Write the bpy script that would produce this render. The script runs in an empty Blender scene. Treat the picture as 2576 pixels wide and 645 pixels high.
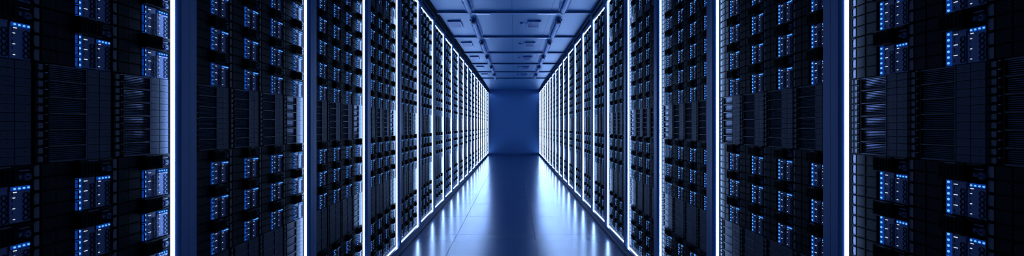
import bpy, math
from math import pi, sin, cos, radians
import numpy as np

S = bpy.context.scene
C = S.collection
S.view_settings.view_transform = 'Standard'
S.view_settings.look = 'None'
S.view_settings.gamma = 1.0
S.view_settings.exposure = 0.0
try: S.view_settings.use_curve_mapping = False
except Exception: pass

# ------------------------------------------------------------------ sizes
CAM_H = 1.107                      # eye above the floor
F_PX = 1100.0
N_BAY = 20
PITCH = 0.8184                     # one rack
Y1 = 1.2879                        # far jamb of the nearest rack pair
FACE = {'left': -0.980, 'right': 0.9535}   # front face of the rack rows
FACE_TO_SERVER = 0.038
CEIL = 2.527
Y_FAR = 16.87
Y_NEAR = -1.5
HEAD = 2.497

# ------------------------------------------------------------------ materials
MATS = {}
def principled(name, col, rough=0.5, metal=0.0, spec=0.5, noise=0.0, scale=60.0, bump=0.0):
    m = bpy.data.materials.new(name); m.use_nodes = True
    nt = m.node_tree; b = nt.nodes['Principled BSDF']
    b.inputs['Base Color'].default_value = (*col, 1)
    b.inputs['Roughness'].default_value = rough
    b.inputs['Metallic'].default_value = metal
    b.inputs['Specular IOR Level'].default_value = spec
    if noise or bump:
        tc = nt.nodes.new('ShaderNodeTexCoord')
        n = nt.nodes.new('ShaderNodeTexNoise'); n.inputs['Scale'].default_value = scale
        n.inputs['Detail'].default_value = 4
        nt.links.new(tc.outputs['Object'], n.inputs['Vector'])
        if noise:
            mr = nt.nodes.new('ShaderNodeMapRange')
            mr.inputs['To Min'].default_value = rough - noise
            mr.inputs['To Max'].default_value = rough + noise
            nt.links.new(n.outputs['Fac'], mr.inputs['Value'])
            nt.links.new(mr.outputs['Result'], b.inputs['Roughness'])
        if bump:
            bp = nt.nodes.new('ShaderNodeBump'); bp.inputs['Strength'].default_value = bump
            bp.inputs['Distance'].default_value = 0.002
            nt.links.new(n.outputs['Fac'], bp.inputs['Height'])
            nt.links.new(bp.outputs['Normal'], b.inputs['Normal'])
    MATS[name] = m
    return m
def emitter(name, col, strength, sample):
    m = bpy.data.materials.new(name); m.use_nodes = True
    nt = m.node_tree; nt.nodes.clear()
    e = nt.nodes.new('ShaderNodeEmission'); o = nt.nodes.new('ShaderNodeOutputMaterial')
    e.inputs['Color'].default_value = (*col, 1); e.inputs['Strength'].default_value = strength
    nt.links.new(e.outputs[0], o.inputs['Surface'])
    if not sample: m.cycles.emission_sampling = 'NONE'
    MATS[name] = m
    return m

principled('black_plastic', (0.0007, 0.0010, 0.0021), 0.5, spec=0.02)
principled('matte_black', (0.004, 0.004, 0.005), 0.8, spec=0.1)
principled('dark_plate', (0.0012, 0.0018, 0.0042), 0.45, noise=0.05, spec=0.03)
principled('blade_grey', (0.052, 0.076, 0.16), 0.45, noise=0.04, spec=0.10)
principled('louvre_steel', (0.125, 0.145, 0.20), 0.36, metal=0.5, spec=0.2, noise=0.1)
principled('rail_steel', (0.020, 0.024, 0.042), 0.4, spec=0.12)
principled('drawer_grey', (0.0165, 0.022, 0.040), 0.42, noise=0.05, spec=0.07)
principled('flat_grey', (0.014, 0.019, 0.036), 0.42, noise=0.05, spec=0.07)
principled('bare_steel', (0.034, 0.040, 0.058), 0.42, metal=0.2, spec=0.12, noise=0.06)
principled('frame_paint', (0.022, 0.072, 0.19), 0.36, noise=0.01, scale=25, spec=0.16)
principled('plinth_paint', (0.018, 0.045, 0.115), 0.38, noise=0.01, scale=25)
principled('lamp_white', (0.12, 0.28, 0.65), 0.42)
principled('lamp_tube', (0.30, 0.50, 0.85), 0.45)
principled('lamp_dark', (0.025, 0.06, 0.16), 0.4)
principled('beam_paint', (0.075, 0.27, 0.58), 0.48, noise=0.05, scale=12)
principled('highlight_pale', (0.60, 0.75, 0.95), 0.35, metal=0.0)  # pale colour of the painted highlights under the ceiling rails
principled('vent_white', (0.13, 0.25, 0.62), 0.38)
principled('wall_paint', (0.20, 0.46, 0.92), 0.50, noise=0.05, scale=6)
emitter('strip_light', (0.29, 0.50, 1.0), 37.0, True)
emitter('led_lens', (0.003, 0.036, 0.27), 1.0, False)
emitter('led_core', (0.14, 0.50, 1.0), 1.2, False)
emitter('pin_light', (0.75, 0.88, 1.0), 0.85, False)

def tiled(name, col, seam_col, xs, x0, ys, y0, wx, wy, rough, bump_noise=0.0, spec=0.5):
    """painted/stone surface in panels: thin seams every xs by ys, measured in metres"""
    m = bpy.data.materials.new(name); m.use_nodes = True
    nt = m.node_tree; b = nt.nodes['Principled BSDF']; L = nt.links.new
    tc = nt.nodes.new('ShaderNodeTexCoord'); sp = nt.nodes.new('ShaderNodeSeparateXYZ')
    L(tc.outputs['Object'], sp.inputs[0])
    def math_(op, a, bb):
        n = nt.nodes.new('ShaderNodeMath'); n.operation = op
        for i, v in enumerate((a, bb)):
            if isinstance(v, (int, float)): n.inputs[i].default_value = v
            elif v is not None: L(v, n.inputs[i])
        return n.outputs[0]
    def seam(sock, step, off, w):
        a = math_('SUBTRACT', sock, off - step/2)
        a = math_('FLOORED_MODULO', a, step)
        a = math_('SUBTRACT', a, step/2)
        a = math_('ABSOLUTE', a, None)
        return math_('LESS_THAN', a, w)
    s = math_('MAXIMUM', seam(sp.outputs['X'], xs, x0, wx), seam(sp.outputs['Y'], ys, y0, wy))
    mix = nt.nodes.new('ShaderNodeMix'); mix.data_type = 'RGBA'
    L(s, mix.inputs['Factor']); mix.inputs['A'].default_value = (*col, 1); mix.inputs['B'].default_value = (*seam_col, 1)
    L(mix.outputs['Result'], b.inputs['Base Color'])
    n = nt.nodes.new('ShaderNodeTexNoise'); n.inputs['Scale'].default_value = 3.5; n.inputs['Detail'].default_value = 5
    L(tc.outputs['Object'], n.inputs['Vector'])
    mr = nt.nodes.new('ShaderNodeMapRange'); mr.inputs['To Min'].default_value = rough - .012; mr.inputs['To Max'].default_value = rough + .012
    L(n.outputs['Fac'], mr.inputs['Value'])
    L(math_('MAXIMUM', mr.outputs['Result'], math_('MULTIPLY', s, 0.5)), b.inputs['Roughness'])
    sv = nt.nodes.new('ShaderNodeMapRange'); sv.inputs['To Min'].default_value = spec; sv.inputs['To Max'].default_value = 0.15
    L(s, sv.inputs['Value']); L(sv.outputs['Result'], b.inputs['Specular IOR Level'])
    MATS[name] = m
tiled('floor_tiles', (0.034, 0.075, 0.185), (0.004, 0.009, 0.024), 0.79, -0.582, 0.883, 0.045, 0.0024, 0.0034, 0.215, spec=0.37)
tiled('ceiling_panels', (0.055, 0.245, 0.53), (0.015, 0.05, 0.14), 0.478, -0.025, 1.484, 5.42, 0.0022, 0.004, 0.45)

# ------------------------------------------------------------------ mesh builder
class MB:
    def __init__(s): s.v = []; s.f = []; s.m = []
    def add(s, vs, fs, m):
        o = len(s.v); s.v += vs; s.f += [tuple(i + o for i in f) for f in fs]; s.m += [m]*len(fs)
    def box(s, x0, x1, y0, y1, z0, z1, m, bev=0.0, back=True):
        if bev:                                        # chamfered front edges
            b = bev
            vs = [(x0,y1,z0),(x1,y1,z0),(x1,y1,z1),(x0,y1,z1),
                  (x0,y0+b,z0),(x1,y0+b,z0),(x1,y0+b,z1),(x0,y0+b,z1),
                  (x0+b,y0,z0+b),(x1-b,y0,z0+b),(x1-b,y0,z1-b),(x0+b,y0,z1-b)]
            fs = [(8,9,10,11)]
            for i in range(4):
                j = (i+1) % 4
                fs += [(4+i,4+j,8+j,8+i), (i,j,4+j,4+i)]
            fs.append((3,2,1,0))
        else:
            vs = [(x0,y0,z0),(x1,y0,z0),(x1,y1,z0),(x0,y1,z0),(x0,y0,z1),(x1,y0,z1),(x1,y1,z1),(x0,y1,z1)]
            fs = [(0,1,5,4),(1,2,6,5),(3,0,4,7),(0,3,2,1),(4,5,6,7)]
            if back: fs.append((2,3,7,6))
        s.add(vs, fs, m)
    def plate(s, pts, y0, y1, m):                      # outline in x,z extruded from front y0 to back y1
        n = len(pts)
        vs = [(x, y0, z) for x, z in pts] + [(x, y1, z) for x, z in pts]
        fs = [tuple(range(n)), tuple(range(2*n-1, n-1, -1))]
        fs += [(i, n+i, n+(i+1) % n, (i+1) % n) for i in range(n)]
        s.add(vs, fs, m)
    def disc(s, cx, cz, r, y0, y1, n, m):
        s.plate([(cx + r*cos(2*pi*i/n), cz + r*sin(2*pi*i/n)) for i in range(n)], y0, y1, m)
    def torus(s, cx, cy, cz, R, r, n, k, m, sz=1.0):
        vs = []; fs = []
        for i in range(n):
            a = 2*pi*i/n
            for j in range(k):
                b = 2*pi*j/k + pi/4
                q = R + r*cos(b)
                vs.append((cx + q*cos(a), cy + r*sin(b), cz + q*sin(a)*sz))
        for i in range(n):
            for j in range(k):
                fs.append((i*k+j, ((i+1) % n)*k+j, ((i+1) % n)*k+(j+1) % k, i*k+(j+1) % k))
        s.add(vs, fs, m)
    def cyl(s, a, b, r, n, m, r2=None):
        import mathutils
        a = mathutils.Vector(a); b = mathutils.Vector(b); d = (b-a).normalized()
        u = d.orthogonal().normalized(); w = d.cross(u); r2 = r if r2 is None else r2
        vs = [tuple(a + (u*cos(2*pi*i/n) + w*sin(2*pi*i/n))*r) for i in range(n)]
        vs += [tuple(b + (u*cos(2*pi*i/n) + w*sin(2*pi*i/n))*r2) for i in range(n)]
        fs = [tuple(range(n-1, -1, -1)), tuple(range(n, 2*n))] + [(i, (i+1) % n, n+(i+1) % n, n+i) for i in range(n)]
        s.add(vs, fs, m)
    def join(s, other, dx=0, dy=0, dz=0):
        o = len(s.v); s.v += [(x+dx, y+dy, z+dz) for x, y, z in other.v]
        s.f += [tuple(i + o for i in f) for f in other.f]; s.m += other.m
        return s
    def mesh(s, name):
        me = bpy.data.meshes.new(name); me.from_pydata(s.v, [], s.f)
        used = sorted(set(s.m)); idx = {k: i for i, k in enumerate(used)}
        for k in used: me.materials.append(MATS[k])
        me.polygons.foreach_set('material_index', [idx[k] for k in s.m])
        me.update()
        return me

def obj(name, me, parent=None, loc=(0,0,0)):
    if isinstance(me, MB): me = me.mesh(name)
    o = bpy.data.objects.new(name, me); C.objects.link(o); o.location = loc
    if parent: o.parent = parent
    return o
def thing(name, label, cat, loc=(0,0,0), rz=0, group=None):
    o = bpy.data.objects.new(name, None); C.objects.link(o)
    o.empty_display_size = 0.05
    o.location = loc; o.rotation_euler = (0,0,rz); tag(o, label, cat, group)
    return o
def tag(o, label, cat, group=None, kind=None):
    o['label'] = label; o['category'] = cat
    if group: o['group'] = group
    if kind: o['kind'] = kind
    return o
def struct(name, mb, label):
    o = obj(name, mb); o['kind'] = 'structure'; o['label'] = label
    return o

# ------------------------------------------------------------------ the room
XL, XR = FACE['left'] - 0.40, FACE['right'] + 0.40
def slab(x0, x1, y0, y1, z0, z1, m):
    b = MB(); b.box(x0, x1, y0, y1, z0, z1, m); return b
struct('floor', slab(XL, XR, Y_NEAR, Y_FAR, -0.1, 0, 'floor_tiles'), 'glossy blue tiled floor of the aisle')
struct('ceiling', slab(XL, XR, Y_NEAR, Y_FAR, CEIL, CEIL+0.1, 'ceiling_panels'), 'blue panelled ceiling over the aisle')
struct('wall_far', slab(XL, XR, Y_FAR, Y_FAR+0.1, -0.1, CEIL+0.1, 'wall_paint'), 'plain dark blue wall closing the aisle')
struct('wall_near', slab(XL, XR, Y_NEAR-0.1, Y_NEAR, -0.1, CEIL+0.1, 'wall_paint'), 'plain wall behind the camera')
struct('wall_left', slab(XL-0.1, XL, Y_NEAR, Y_FAR, -0.1, CEIL+0.1, 'wall_paint'), 'wall behind the left rack row')
struct('wall_right', slab(XR, XR+0.1, Y_NEAR, Y_FAR, -0.1, CEIL+0.1, 'wall_paint'), 'wall behind the right rack row')

BEAM0, BEAM_STEP = 5.42, 1.484
beam_ys = [BEAM0 + BEAM_STEP*k for k in range(-4, 6)]
for n, y in enumerate(beam_ys):
    b = MB()                                           # a stepped rail across the ceiling
    b.box(XL+0.002, XR-0.002, y-0.065, y+0.065, CEIL-0.010, CEIL, 'beam_paint')
    b.box(XL+0.002, XR-0.002, y-0.040, y+0.040, CEIL-0.026, CEIL-0.010, 'beam_paint')
    b.box(XL+0.002, XR-0.002, y-0.052, y-0.046, CEIL-0.022, CEIL-0.010, 'lamp_dark')
    struct('trim_%d' % (n+1), b, 'blue steel rail crossing the ceiling')

for n, (x0, x1) in enumerate(((XL+0.002, -0.950), (0.957, XR-0.002))):   # black slab painted in as the shade between racks and ceiling
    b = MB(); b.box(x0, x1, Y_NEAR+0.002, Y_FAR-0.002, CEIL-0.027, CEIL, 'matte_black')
    struct('trim_%d' % (n+11), b, 'black slab standing in for shadow along the ceiling edge')

ORD = ['', 'first','second','third','fourth','fifth','sixth','seventh','eighth','ninth','tenth','eleventh','twelfth',
       'thirteenth','fourteenth','fifteenth','sixteenth','seventeenth','eighteenth','nineteenth','twentieth']

# thin pale plates added as painted highlights under the first visible rails
for rank, bi, xa, xb, lab in ((1, 4, -0.47, -0.30, 'painted highlight on nearest ceiling rail, left of centre'),
                    (2, 4, 0.29, 0.52, 'painted highlight on nearest ceiling rail, right of centre'),
                    (3, 5, -0.465, -0.395, 'small painted highlight on second ceiling rail, left of centre'),
                    (4, 5, 0.375, 0.523, 'painted highlight on second ceiling rail, right of centre'),
                    (5, 6, 0.45, 0.52, 'tiny painted highlight on third ceiling rail, right of centre')):
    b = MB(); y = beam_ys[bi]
    b.box(xa, xb, y-0.034, y+0.036, CEIL-0.030, CEIL-0.026, 'highlight_pale')
    tag(obj('highlight_plate', b), lab, 'plate', 'painted highlights on the ceiling rails')

# ceiling tube lamps, vents, detectors
tray = MB()
tray.box(-0.026, 0.026, -0.52, 0.52, -0.016, 0.0, 'lamp_white')
for sx in (-1, 1):                                     # guard rods either side, on short brackets
    tray.cyl((sx*0.046, -0.50, -0.034), (sx*0.046, 0.50, -0.034), 0.0045, 8, 'lamp_tube')
    for yb in (-0.50, -0.17, 0.17, 0.50):
        tray.box(sx*0.036-0.011, sx*0.036+0.011, yb-0.004, yb+0.004, -0.034, -0.010, 'lamp_white')
tube = MB(); tube.cyl((0, -0.49, -0.048), (0, 0.49, -0.048), 0.026, 20, 'lamp_tube')
cap = MB(); cap.cyl((0, -0.028, 0), (0, 0.028, 0), 0.028, 20, 'lamp_dark')
cap.cyl((0, -0.046, 0), (0, -0.028, 0), 0.018, 20, 'lamp_dark', 0.028)
cap.box(-0.012, 0.012, -0.02, 0.02, 0.028, 0.040, 'lamp_dark')
pin = MB(); pin.cyl((0, 0, 0), (0, 0.03, 0), 0.008, 10, 'lamp_white')
M_tray, M_tube, M_cap, M_pin = tray.mesh('tray'), tube.mesh('tube'), cap.mesh('end_cap'), pin.mesh('pin')
LAMP_X = {'left': -0.535, 'right': 0.585}
lamp_c = [y + 0.82 for y in beam_ys[:-0 or None]]
k_lamp = 0
for i, y in enumerate(lamp_c):
    if y < 3.0 or y > 13.6: continue
    k_lamp += 1
    for side in ('left', 'right'):
        t = thing('tube_lamp', '%s switched-off tube lamp from the front in the %s ceiling line' % (ORD[k_lamp], side), 'lamp',
                  (LAMP_X[side], y, CEIL), 0, 'tube lamps under the ceiling')
        obj('lamp_tray', M_tray, t); obj('tube', M_tube, t)
        obj('end_cap', M_cap, t, (0, -0.49, -0.048)); c2 = obj('end_cap', M_cap, t, (0, 0.49, -0.048)); c2.rotation_euler = (0, 0, pi)
        obj('cable_entry', M_pin, t, (0, 0.52, -0.048))

VW, VL = 0.088, 0.165
vh = MB()
for a in ((-VW, VW, -VL, -VL+0.016), (-VW, VW, VL-0.016, VL), (-VW, -VW+0.014, -VL+0.016, VL-0.016), (VW-0.014, VW, -VL+0.016, VL-0.016)):
    vh.box(*a, -0.022, 0, 'lamp_white')
vg = MB(); vg.box(-VW+0.014, VW-0.014, -VL+0.016, VL-0.016, -0.012, -0.006, 'lamp_dark')
for i in range(20):
    x = -VW+0.014 + (i+0.5)*(2*VW-0.028)/20
    vg.box(x-0.0016, x+0.0016, -VL+0.016, VL-0.016, -0.020, -0.012, 'vent_white')
for i in range(22):
    y = -VL+0.016 + (i+0.5)*(2*VL-0.020)/22
    vg.box(-VW+0.014, VW-0.014, y-0.0014, y+0.0014, -0.019, -0.014, 'vent_white')
M_vh, M_vg = vh.mesh('housing'), vg.mesh('grille')
det = MB(); det.cyl((0, 0, -0.012), (0, 0, 0), 0.022, 16, 'beam_paint'); det.cyl((0, 0, -0.022), (0, 0, -0.012), 0.010, 12, 'beam_paint', 0.016)
det.box(0.02, 0.09, -0.003, 0.003, -0.004, 0, 'beam_paint')
M_det = det.mesh('detector')
k = 0
for i, y in enumerate(beam_ys):
    if y < 3.5 or y > 12: continue
    yc = y + 0.60; k += 1
    for side, x in (('left', -0.805), ('right', 0.268)):
        t = thing('ceiling_vent', '%s ceiling vent from the front, in the %s line' % (ORD[k], side), 'vent', (x, yc, CEIL), 0, 'vents in the ceiling')
        obj('housing', M_vh, t); obj('grille', M_vg, t)
    d = obj('ceiling_detector', M_det, None, (0.10, yc - 0.03, CEIL))
    tag(d, '%s small round detector from the front, left of a ceiling vent' % ORD[k], 'detector', 'detectors in the ceiling')

# ------------------------------------------------------------------ rack
RW = PITCH; SJ = 0.031; OPEN0, OPEN1 = 0.074, 2.392; JD = 0.020
def rack_parts(side):
    P = {}
    fr = MB()
    for x0, x1 in ((0.0006, SJ), (RW-SJ, RW-0.0006)):
        fr.box(x0, x1, 0, JD, 0.012, HEAD, 'frame_paint')
    fr.box(SJ, RW-SJ, 0.001, JD, 0.044, OPEN0, 'frame_paint')
    for x0, x1 in ((0.0006, 0.012), (RW-0.012, RW-0.0006)):       # deeper web behind each upright
        fr.box(x0, x1, JD, 0.060, 0.012, HEAD, 'matte_black')
    P['door_frame'] = fr
    pl = MB(); pl.box(SJ, RW-SJ, -0.001, 0.030, 0.014, 0.044, 'plinth_paint')
    pl.box(0.012, RW-0.012, 0.008, 0.030, 0.0, 0.014, 'lamp_dark')
    P['plinth'] = pl
    hd = MB(); S0, S1 = 2.425, 2.464
    hd.box(SJ, RW-SJ, 0.001, JD, OPEN1, S0, 'frame_paint')
    hd.box(SJ, RW-SJ, 0.001, JD, S1, HEAD, 'frame_paint')
    hd.box(SJ, SJ+0.045, 0.001, JD, S0, S1, 'frame_paint')
    hd.box(RW-SJ-0.045, RW-SJ, 0.001, JD, S0, S1, 'frame_paint')
    hd.box(SJ+0.045, RW-SJ-0.045, 0.016, JD, S0, S1, 'matte_black')
    P['header_panel'] = hd
    sh = MB()
    for x0, x1 in ((0.002, 0.010), (RW-0.010, RW-0.002)):
        sh.box(x0, x1, 0.060, 0.38, 0.012, HEAD, 'matte_black')
    sh.box(0.010, RW-0.010, 0.370, 0.38, 0.012, HEAD, 'matte_black')
    sh.box(0.010, RW-0.010, JD, 0.370, HEAD-0.010, HEAD, 'matte_black')
    sh.box(0.012, RW-0.012, 0.040, 0.370, 0.014, CAM_H-1.0216+0.0015, 'matte_black')
    P['cabinet_shell'] = sh
    far_hi = side == 'left'
    jx = RW-SJ if far_hi else SJ
    st = 0.0110; y0 = JD + 0.0003
    v = MB()                                           # a light profile standing behind the upright's edge
    if far_hi: v.box(jx-0.0015, jx+0.006, y0, JD+st, OPEN0, OPEN1, 'strip_light')
    else: v.box(jx-0.006, jx+0.0015, y0, JD+st, OPEN0, OPEN1, 'strip_light')
    bt = MB(); bt.box(SJ, RW-SJ, y0, JD+st, OPEN0-0.004, OPEN0+0.0015, 'strip_light')
    tp = MB(); tp.box(SJ, RW-SJ, y0, JD+st, OPEN1-0.0015, OPEN1+0.004, 'strip_light')
    return P, (v, bt, tp)
RACK = {}
for side in ('left', 'right'):
    P, strips = rack_parts(side)
    RACK[side] = ({k: m.mesh(k) for k, m in P.items()}, [m.mesh('light_strip') for m in strips])
for side in ('left', 'right'):
    for k in range(1, N_BAY+1):
        Yk = Y1 + (k-1)*PITCH
        if side == 'left': loc, rz = (FACE['left'], Yk + SJ - RW, 0), pi/2
        else: loc, rz = (FACE['right'], Yk + SJ, 0), -pi/2
        t = thing('server_rack', '%s open server rack from the front in the %s row, edged in glowing light' % (ORD[k], side), 'rack',
                  loc, rz, 'server racks along the %s side of the aisle' % side)
        for nm, me in RACK[side][0].items(): obj(nm, me, t)
        for me in RACK[side][1]: obj('light_strip', me, t)

# ------------------------------------------------------------------ blade server (width W, height H, front at y=0, rack depth +y)
W, H, DEP = 0.182, 0.1188, 0.25
def p_chassis(lod=0):
    b = MB()
    b.box(0.0006, W-0.0006, 0.002, DEP if lod < 2 else 0.06, 0.0004, H-0.0004, 'black_plastic')
    for i in range(4):
        z = i*H/4
        b.box(0.001, 0.0875, -0.001, 0.002, z+0.0008, z+H/4-0.0008, 'black_plastic', back=False)
        if lod < 2:
            b.box(0.019, 0.0475, -0.0035, -0.001, z+0.0022, z+H/4-0.0022, 'dark_plate', back=False)
            b.box(0.0495, 0.0860, -0.0025, -0.001, z+0.0022, z+H/4-0.0022, 'dark_plate', back=False)
        if lod < 1:
            for q in (0.0405, 0.0535):
                b.box(q, q+0.0014, -0.0042, -0.0034, z+0.010, z+0.0114, 'bare_steel', back=False)
                b.box(q, q+0.0014, -0.0042, -0.0034, z+0.018, z+0.0194, 'bare_steel', back=False)
    return b
def p_ear(lod=0):                                      # latch: a rounded bracket round a bright plate, with its arm
    b = MB(); h = H/4
    c = [(0.0145, 0.0030), (0.0145, h-0.0030), (0.0050, h-0.0030), (0.0022, h-0.0060), (0.0022, 0.0060), (0.0050, 0.0030)]
    b.plate([(x, z) for x, z in c][::-1], -0.0030, -0.0012, 'bare_steel')
    if lod < 2:
        o = [(0.0145, 0.0016), (0.0145, 0.0030), (0.0050, 0.0030), (0.0022, 0.0060), (0.0022, h-0.0060), (0.0050, h-0.0030), (0.0145, h-0.0030), (0.0145, h-0.0016),
             (0.0044, h-0.0016), (0.0008, h-0.0054), (0.0008, 0.0054), (0.0044, 0.0016)]
        for i in range(5):
            q = [o[1+i], o[2+i], o[(11-i)], o[(12-i) % 12]]
            b.plate(q, -0.0050, -0.0012, 'black_plastic')
        b.box(0.0145, 0.040, -0.0040, -0.0020, 0.0016, 0.0028, 'dark_plate', back=False)
    if lod < 1:
        b.disc(0.0060, h*0.72, 0.0008, -0.0036, -0.0030, 6, 'matte_black'); b.disc(0.0060, h*0.30, 0.0008, -0.0036, -0.0030, 6, 'matte_black')
    return b
LED_X0, LED_X1, LED_P = 0.0950, 0.1075, 0.0131
def p_led(lod=0):                                      # one cell of the light column, origin bottom left
    b = MB()
    b.box(0.0004, 0.0126, -0.0015, 0.002, 0.0006, LED_P-0.0006, 'led_lens', back=False)
    b.disc(0.0066, LED_P/2, 0.0027, -0.0032, -0.0015, 8 if lod == 0 else 6, 'led_core')
    return b
def p_led_small(lod=0):
    b = MB()
    b.box(0.0003, 0.0081, -0.0015, 0.002, 0.0002, 0.0084, 'led_lens', back=False)
    b.disc(0.0043, 0.0042, 0.0021, -0.0030, -0.0015, 6, 'led_core')
    return b
def p_bracket():                                       # C-shaped pull in front of the light column, spans two lights
    b = MB(); h = 2*LED_P
    b.box(0.0925, 0.0940, -0.0090, -0.0070, 0.003, h-0.004, 'black_plastic')
    b.box(0.0925, 0.0940, -0.0090, 0.002, 0.0012, 0.003, 'black_plastic')
    b.box(0.0925, 0.0940, -0.0090, 0.002, h-0.004, h-0.0022, 'black_plastic')
    return b
P1 = (0.1080, 0.1410, 0.0006, 0.0775); P2 = (0.1420, 0.1814, 0.0006, 0.0660)
def p_panel(which, lod=0):
    x0, x1, z0, z1 = P1 if which == 1 else P2
    b = MB()
    b.box(x0, x1, -0.0010, 0.002, z0, z1, 'blade_grey', bev=0.0008)
    if lod < 1:                                        # slots beside the little lights
        sx = x0 + 0.0050
        for i in range(5):
            b.box(sx, sx+0.0014, -0.0014, -0.0010, 0.006+i*0.0128, 0.0135+i*0.0128, 'matte_black', back=False)
        b.box(x1-0.0016, x1-0.0008, -0.0016, -0.0010, z0+0.004, z1-0.004, 'black_plastic', back=False)
    return b
PIN_ROWS = {1: [(0.1130, z, 4) for z in (0.0210, 0.0445, 0.0680)],
            2: [(0.1490, 0.0630, 3)] + [(0.1482, z, 2) for z in (0.0520, 0.0300, 0.0080)]}
def p_pin(n):                                          # a short row of n pin lights
    b = MB()
    for i in range(n):
        b.box(i*0.0022, i*0.0022+0.0017, -0.0020, -0.0010, 0, 0.0017, 'pin_light', back=False)
    return b
def p_pins(which):
    b = MB()
    for x, z, n in PIN_ROWS[which]: b.join(p_pin(n), x, 0, z)
    return b
RING_X = {1: 0.1328, 2: 0.1722}; RING_R = 0.0048; RING_P = 0.0118; RING_Z0 = 0.0085
def p_ring(lod=0):
    b = MB()
    if lod == 0:
        b.torus(0, -0.0022, 0, RING_R, 0.0009, 14, 4, 'black_plastic', 1.1)
    else:
        b.torus(0, -0.0022, 0, RING_R, 0.0011, 8, 3, 'black_plastic', 1.1)
    return b
BOX_Z = 0.0785
def p_box(lod=0):                                      # louvred black box with an open bay on its right
    b = MB()
    z0, z1 = BOX_Z, H-0.0006
    b.box(0.0890, 0.1465, -0.0155, 0.002, z0, z1, 'black_plastic', bev=0.001)
    b.box(0.1465, 0.1800, -0.0100, 0.002, z1-0.008, z1, 'black_plastic', bev=0.002)
    b.box(0.1465, 0.1800, -0.0040, 0.002, z0, z0+0.0022, 'black_plastic')
    if lod < 2:
        for i in range(6):
            x = 0.0925 + i*0.0088
            b.box(x, x+0.0034, -0.0172, -0.0155, z0+0.006, z1-0.008, 'black_plastic', back=False)
        b.box(0.1080, 0.1320, -0.0172, -0.0155, z1-0.0022, z1, 'bare_steel', back=False)  # paler lip added as the highlight along the box top
    return b
def p_knob(lod=0):
    b = MB(); n = 12 if lod == 0 else 7
    zc = BOX_Z + 0.0150
    b.disc(0.1730, zc, 0.0078, -0.0050, 0.002, n, 'blade_grey')
    b.disc(0.1595, zc+0.001, 0.0050, -0.0042, 0.002, n, 'blade_grey')
    b.box(0.1610, 0.1700, -0.0034, 0.002, zc-0.0016, zc+0.0030, 'dark_plate', back=False)
    if lod == 0:
        b.torus(0.1730, -0.0052, zc, 0.0062, 0.0007, 12, 4, 'black_plastic')
        b.disc(0.1730, zc, 0.0026, -0.0066, -0.0050, 8, 'dark_plate')
        b.torus(0.1595, -0.0044, zc+0.001, 0.0036, 0.0006, 10, 4, 'black_plastic')
        b.box(0.1575, 0.1775, -0.0040, 0.002, z1k(zc), z1k(zc)+0.0022, 'blade_grey', back=False)
    return b
def z1k(z): return z + 0.0125
def blade_joined(lod):
    b = MB(); b.join(p_chassis(lod))
    for i in range(4): b.join(p_ear(lod), 0, 0, i*H/4)
    for i in range(6): b.join(p_led(lod), LED_X0, 0, i*LED_P)
    for i in range(4): b.join(p_led_small(lod), 0.1466 + i*0.0085, 0, 0.0668)
    for w in (1, 2):
        b.join(p_panel(w, lod))
        if lod < 3: b.join(p_pins(w))
        if lod < 3:
            for i in range(5): b.join(p_ring(max(1, lod)), RING_X[w], 0, RING_Z0 + i*RING_P)
    if lod < 2:
        for i in range(3): b.join(p_bracket(), 0, 0, i*2*LED_P)
    b.join(p_box(lod)); b.join(p_knob(max(1, lod)))
    return b

# shared meshes for the near servers
MM = dict(chassis=p_chassis().mesh('chassis'), ear=p_ear().mesh('latch_handle'), led=p_led().mesh('status_light'),
          led2=p_led_small().mesh('status_light'), br=p_bracket().mesh('pull_bracket'), p1=p_panel(1).mesh('blade_panel'),
          p2=p_panel(2).mesh('blade_panel'), **{'n%d' % n: p_pin(n).mesh('activity_light') for n in (2, 3, 4)},
          ring=p_ring().mesh('ring_pull'), box=p_box().mesh('cable_box'), knob=p_knob().mesh('gauge_knob'))
def blade_tree():
    t = bpy.data.objects.new('blade_server', None); C.objects.link(t); t.empty_display_size = 0.03
    obj('chassis', MM['chassis'], t)
    for i in range(4): obj('latch_handle', MM['ear'], t, (0, 0, i*H/4))
    for i in range(3): obj('pull_bracket', MM['br'], t, (0, 0, i*2*LED_P))
    for i in range(6): obj('status_light', MM['led'], t, (LED_X0, 0, i*LED_P))
    for i in range(4): obj('status_light', MM['led2'], t, (0.1466 + i*0.0085, 0, 0.0668))
    for w in (1, 2):
        p = obj('blade_panel', MM['p%d' % w], t)
        for x, z, n in PIN_ROWS[w]: obj('activity_light', MM['n%d' % n], p, (x, 0, z))
        for i in range(5): obj('ring_pull', MM['ring'], p, (RING_X[w], 0, RING_Z0 + i*RING_P))
    bx = obj('cable_box', MM['box'], t); obj('gauge_knob', MM['knob'], bx)
    return t
KIDS = {}
def kids(o):
    if o.name not in KIDS: KIDS[o.name] = [x for x in bpy.data.objects if x.parent == o]
    return KIDS[o.name]
def copy_tree(o, parent=None):
    c = o.copy(); C.objects.link(c); c.parent = parent
    for ch in kids(o): copy_tree(ch, c)
    return c

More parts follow.
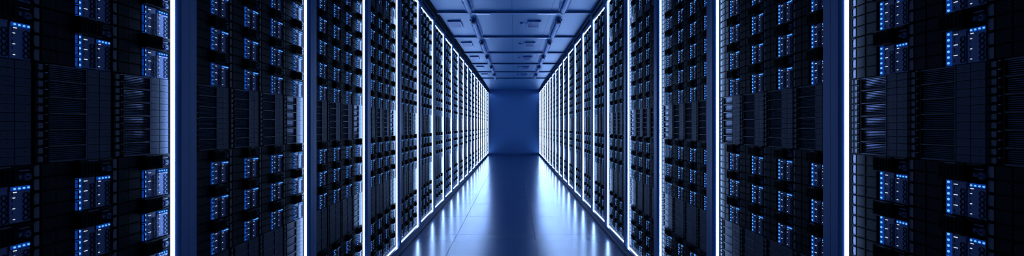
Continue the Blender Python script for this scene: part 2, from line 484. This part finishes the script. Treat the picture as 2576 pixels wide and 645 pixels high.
# ------------------------------------------------------------------ storage units
def u_frame(h, rows, lod=0):
    b = MB()
    b.box(0.0006, W-0.0006, 0.012, DEP if lod < 2 else 0.06, 0.0005, h-0.0005, 'matte_black')
    b.box(0.0320, 0.0350, -0.0035, 0.012, 0.0005, h-0.0005, 'dark_plate', back=False)
    b.box(0.1165, 0.1185, -0.0035, 0.012, 0.0005, h-0.0005, 'rail_steel', back=False)
    for i in range(rows+1):
        z = min(max(i*h/rows - 0.0016, 0.0005), h-0.0037)
        b.box(0.0350, 0.1165, -0.0032, 0.012, z, z+0.0032, 'rail_steel', back=False)
    b.box(0.1185, 0.1814, 0.002, 0.012, 0.0005, h-0.0005, 'black_plastic', back=False)
    b.box(0.0006, 0.0320, 0.002, 0.012, 0.0005, h-0.0005, 'black_plastic', back=False)
    return b
def u_louvre(h, lod=0):                                # one cassette of slanted fins, origin at its row's bottom
    b = MB(); n = 7 if lod < 2 else 4
    for i in range(n):
        z = 0.0035 + i*(h-0.006)/n
        vs = [(0.0370, 0.0010, z), (0.1150, 0.0010, z), (0.1150, -0.0002, z+0.0014), (0.0370, -0.0002, z+0.0014),
              (0.1150, 0.0105, z+0.0030), (0.0370, 0.0105, z+0.0030)]
        b.add(vs, [(0,1,2,3), (3,2,4,5)], 'louvre_steel')
    return b
def u_flat(h):
    b = MB()
    b.box(0.0365, 0.1155, -0.0010, 0.010, 0.0025, h-0.0012, 'flat_grey', bev=0.0008)
    b.box(0.0365, 0.1155, -0.0034, -0.0010, 0.0014, 0.0030, 'bare_steel', back=False)
    return b
def u_drawer(h, lod=0):
    b = MB()
    b.box(0.0004, 0.0306, -0.0030, 0.002, 0.0010, h-0.0006, 'drawer_grey', bev=0.0006 if lod < 2 else 0)
    if lod < 2:
        b.box(0.0004, 0.0306, -0.0036, -0.0026, 0.0004, 0.0014, 'bare_steel', back=False)
        b.disc(0.0190, h*0.52, 0.0011, -0.0036, -0.0030, 6, 'matte_black')
    return b
def u_chain(h, n, lod=0):
    b = MB()
    b.box(0.0120, 0.0180, -0.0020, 0.002, 0.002, h-0.002, 'dark_plate', back=False)
    for i in range(n):
        z = i*h/n
        b.box(0.0095, 0.0205, -0.0045, -0.002, z+0.0035, z+h/n-0.0030, 'bare_steel' , back=False)
        if lod < 2:
            b.box(0.0040, 0.0095, -0.0060, 0.002, z+0.0020, z+h/n-0.0020, 'dark_plate', back=False)
            b.box(0.0240, 0.0290, -0.0055, 0.002, z+h/n-0.0030, z+h/n-0.0018, 'louvre_steel', back=False)
            b.box(0.0245, 0.0265, -0.0050, 0.002, z+0.0030, z+h/n-0.0045, 'dark_plate', back=False)
    return b
KIND = {  # height, rows, drawer rows, panel kind
    'mid': (0.2165, 6, 12, 'louvre'), 'low': (0.2186, 6, 12, 'flat'), 'top': (0.0630, 2, 4, 'flat')}
DX = (0.1190, 0.1500)
def unit_joined(kind, lod):
    h, rows, dr, pk = KIND[kind]
    b = u_frame(h, rows, lod)
    for i in range(rows): b.join(u_louvre(h/rows, lod) if pk == 'louvre' else u_flat(h/rows), 0, 0, i*h/rows)
    for i in range(dr):
        for x in DX: b.join(u_drawer(h/dr, lod), x, 0, i*h/dr)
    b.join(u_chain(h, dr, lod))
    return b
def unit_tree(kind, name):
    h, rows, dr, pk = KIND[kind]
    t = bpy.data.objects.new(name, None); C.objects.link(t); t.empty_display_size = 0.03
    obj('frame', u_frame(h, rows).mesh('frame'), t)
    pm = (u_louvre(h/rows) if pk == 'louvre' else u_flat(h/rows)).mesh('louvre_panel' if pk == 'louvre' else 'front_panel')
    for i in range(rows): obj('louvre_panel' if pk == 'louvre' else 'front_panel', pm, t, (0, 0, i*h/rows))
    dm = u_drawer(h/dr).mesh('drawer')
    for i in range(dr):
        for x in DX: obj('drawer', dm, t, (x, 0, i*h/dr))
    obj('cable_chain', u_chain(h, dr).mesh('cable_chain'), t)
    return t

# ------------------------------------------------------------------ slots of the racks
lay = []                                               # (kind, z, row name)
UP, DN = 0.1200, 0.1190
z = CAM_H + 0.137
for i in range(6): lay.append(('blade', z, '%s row above louvred unit' % ORD[i+1])); z += UP
lay.append(('top', z, '')); z += 0.0635
for i in range(3): lay.append(('blade', z, '%s row from rack top' % ORD[3-i])); z += UP
z = CAM_H - 0.080
lay.append(('mid', z, ''))
for i in range(3): z -= DN; lay.append(('blade', z, '%s row below louvred unit' % ORD[i+1]))
z -= 0.2195; lay.append(('low', z, ''))
for i in range(3): z -= DN; lay.append(('blade', z, '%s row above rack base' % ORD[3-i]))

MARG = 0.006
def place(side, k, c):
    """front-left-bottom corner (world x, y) and the far/near extent of column c (0 = leftmost as one faces the rack)"""
    Yk = Y1 + (k-1)*PITCH
    if side == 'left':
        y = Yk - 0.7315 + c*W
        return FACE['left'] - FACE_TO_SERVER, y, y, y + W
    y = Yk - 0.0085 - c*W
    return FACE['right'] + FACE_TO_SERVER, y, y - W, y
def in_view(side, k, y0, y1, z0, z1):
    xs = abs(FACE[side]) + FACE_TO_SERVER
    occ = 0 if k == 1 else (Y1 + (k-2)*PITCH + 2*SJ)*xs/abs(FACE[side])
    lo = max(y0, occ + MARG)
    if y1 - lo < 0.008: return 0
    off_max = 1293.3 if side == 'left' else 2576-1293.3
    lo = max(lo, F_PX*xs/off_max)
    if y1 - lo < 0.008: return 0
    s = F_PX/y1
    t = max(z1-CAM_H, 0); bt = max(CAM_H-z0, 0)
    vt, vb = 318 + (0 if z0 > CAM_H else 0), 327
    a = CAM_H + 318/s; b = CAM_H - 327/s
    zz0, zz1 = max(z0, b), min(z1, a)
    if zz1 - zz0 < 0.003: return 0
    return (F_PX*xs/lo - F_PX*xs/y1) * (zz1-zz0)*s
slots = []
for side in ('left', 'right'):
    for k in range(1, N_BAY+1):
        for c in range(4):
            for kind, z, row in lay:
                h = H if kind == 'blade' else KIND[kind][0]
                x, y, ya, yb = place(side, k, c)
                col = 4-c if side == 'left' else c+1    # counted from the light strip
                slots.append((in_view(side, k, ya, yb, z, z+h), side, k, c, col, kind, z, row, x, y))
blades = sorted([s for s in slots if s[5] == 'blade'], key=lambda s: -s[0])
near = [s for s in blades if s[0] > 0][:300]
rest = [s for s in blades if s not in near]
proto = None
J_near = blade_joined(0).mesh('blade_server'); J_mid = blade_joined(1).mesh('blade_server')
for s in near:
    a, side, k, c, col, kind, z, row, x, y = s
    lab = 'blade server in %s %s rack, %s column from light strip, %s' % (ORD[k], side, ORD[col], row)
    rz = pi/2 if side == 'left' else -pi/2
    if k <= 3:
        if proto is None: proto = blade_tree(); o = proto
        else: o = copy_tree(proto)
    else:
        o = bpy.data.objects.new('blade_server', J_mid); C.objects.link(o)
    o.location = (x, y, z); o.rotation_euler = (0, 0, rz)
    tag(o, lab, 'server', 'blade servers in the nearer racks')

# all further servers: one countless mass
def mass(items, name):
    lods = {}
    def arr(l):
        if l not in lods:
            b = blade_joined(l); loops = [i for f in b.f for i in f]
            lods[l] = (np.array(b.v, np.float32), np.array(loops, np.int32), np.array([len(f) for f in b.f], np.int32), b.m)
        return lods[l]
    V, L_, N, M = [], [], [], []; off = 0
    names = ['black_plastic','dark_plate','blade_grey','bare_steel','matte_black','led_lens','led_core','pin_light','louvre_steel']
    idx = {n: i for i, n in enumerate(names)}
    for s in items:
        a, side, k, c, col, kind, z, row, x, y = s
        lod = 1 if (k <= 6 and a > 0) else 2
        if k > 12: lod = 3
        v, lp, n, m = arr(lod)
        w = np.empty_like(v)
        if side == 'left': w[:,0] = x - v[:,1]; w[:,1] = y + v[:,0]
        else: w[:,0] = x + v[:,1]; w[:,1] = y - v[:,0]
        w[:,2] = v[:,2] + z
        V.append(w); L_.append(lp + off); N.append(n); M.append(np.array([idx[q] for q in m], np.int32)); off += len(v)
    V = np.concatenate(V); L_ = np.concatenate(L_); N = np.concatenate(N); M = np.concatenate(M)
    me = bpy.data.meshes.new(name)
    me.vertices.add(len(V)); me.vertices.foreach_set('co', V.ravel())
    me.loops.add(len(L_)); me.loops.foreach_set('vertex_index', L_)
    me.polygons.add(len(N)); me.polygons.foreach_set('loop_start', np.concatenate(([0], np.cumsum(N)[:-1])).astype(np.int32))
    for n in names: me.materials.append(MATS[n])
    me.polygons.foreach_set('material_index', M)
    me.update(calc_edges=True)
    return obj(name, me)
tag(mass(rest, 'blade_server'), 'countless blade servers filling the racks towards the far end', 'server', None, 'stuff')

NAMES = {'mid': ('storage_unit', 'storage unit', 'louvred storage units at mid height'),
         'low': ('disk_unit', 'storage unit', 'flat fronted storage units low in the racks'),
         'top': ('disk_shelf', 'storage unit', 'short storage units high in the racks')}
DESC = {'mid': 'louvred storage unit in %s %s rack, %s column from light strip',
        'low': 'tall flat fronted storage unit low in %s %s rack, %s column from light strip',
        'top': 'short storage unit high in %s %s rack, %s column from light strip'}
protos = {}; joined = {}
for s in slots:
    a, side, k, c, col, kind, z, row, x, y = s
    if kind == 'blade' or a <= 0: continue
    nm, cat, grp = NAMES[kind]
    if k <= (3 if kind == 'mid' else 4 if kind == 'low' else 4):
        if kind not in protos: protos[kind] = unit_tree(kind, nm); o = protos[kind]
        else: o = copy_tree(protos[kind])
    else:
        l = 1 if k <= 8 else 2
        if (kind, l) not in joined: joined[(kind, l)] = unit_joined(kind, l).mesh(nm)
        o = bpy.data.objects.new(nm, joined[(kind, l)]); C.objects.link(o)
    o.location = (x, y, z); o.rotation_euler = (0, 0, pi/2 if side == 'left' else -pi/2)
    tag(o, DESC[kind] % (ORD[k], side, ORD[col]), cat, grp)

# ------------------------------------------------------------------ world and camera
w = bpy.data.worlds.new('World'); S.world = w; w.use_nodes = True
w.node_tree.nodes['Background'].inputs[0].default_value = (0.02, 0.05, 0.15, 1)
w.node_tree.nodes['Background'].inputs[1].default_value = 0.2
cd = bpy.data.cameras.new('Camera'); cam = bpy.data.objects.new('Camera', cd); C.objects.link(cam)
cam.location = (0, 0, CAM_H); cam.rotation_euler = (pi/2, 0, 0)
cd.sensor_width = 36; cd.lens = 36*F_PX/2576
cd.shift_x = -5.3/2576; cd.shift_y = -4.5/2576
cd.clip_start = 0.01; cd.clip_end = 100
S.camera = cam
S.cycles.max_bounces = 8; S.cycles.diffuse_bounces = 4; S.cycles.glossy_bounces = 4
S.cycles.use_denoising = True
S.cycles.sample_clamp_indirect = 6
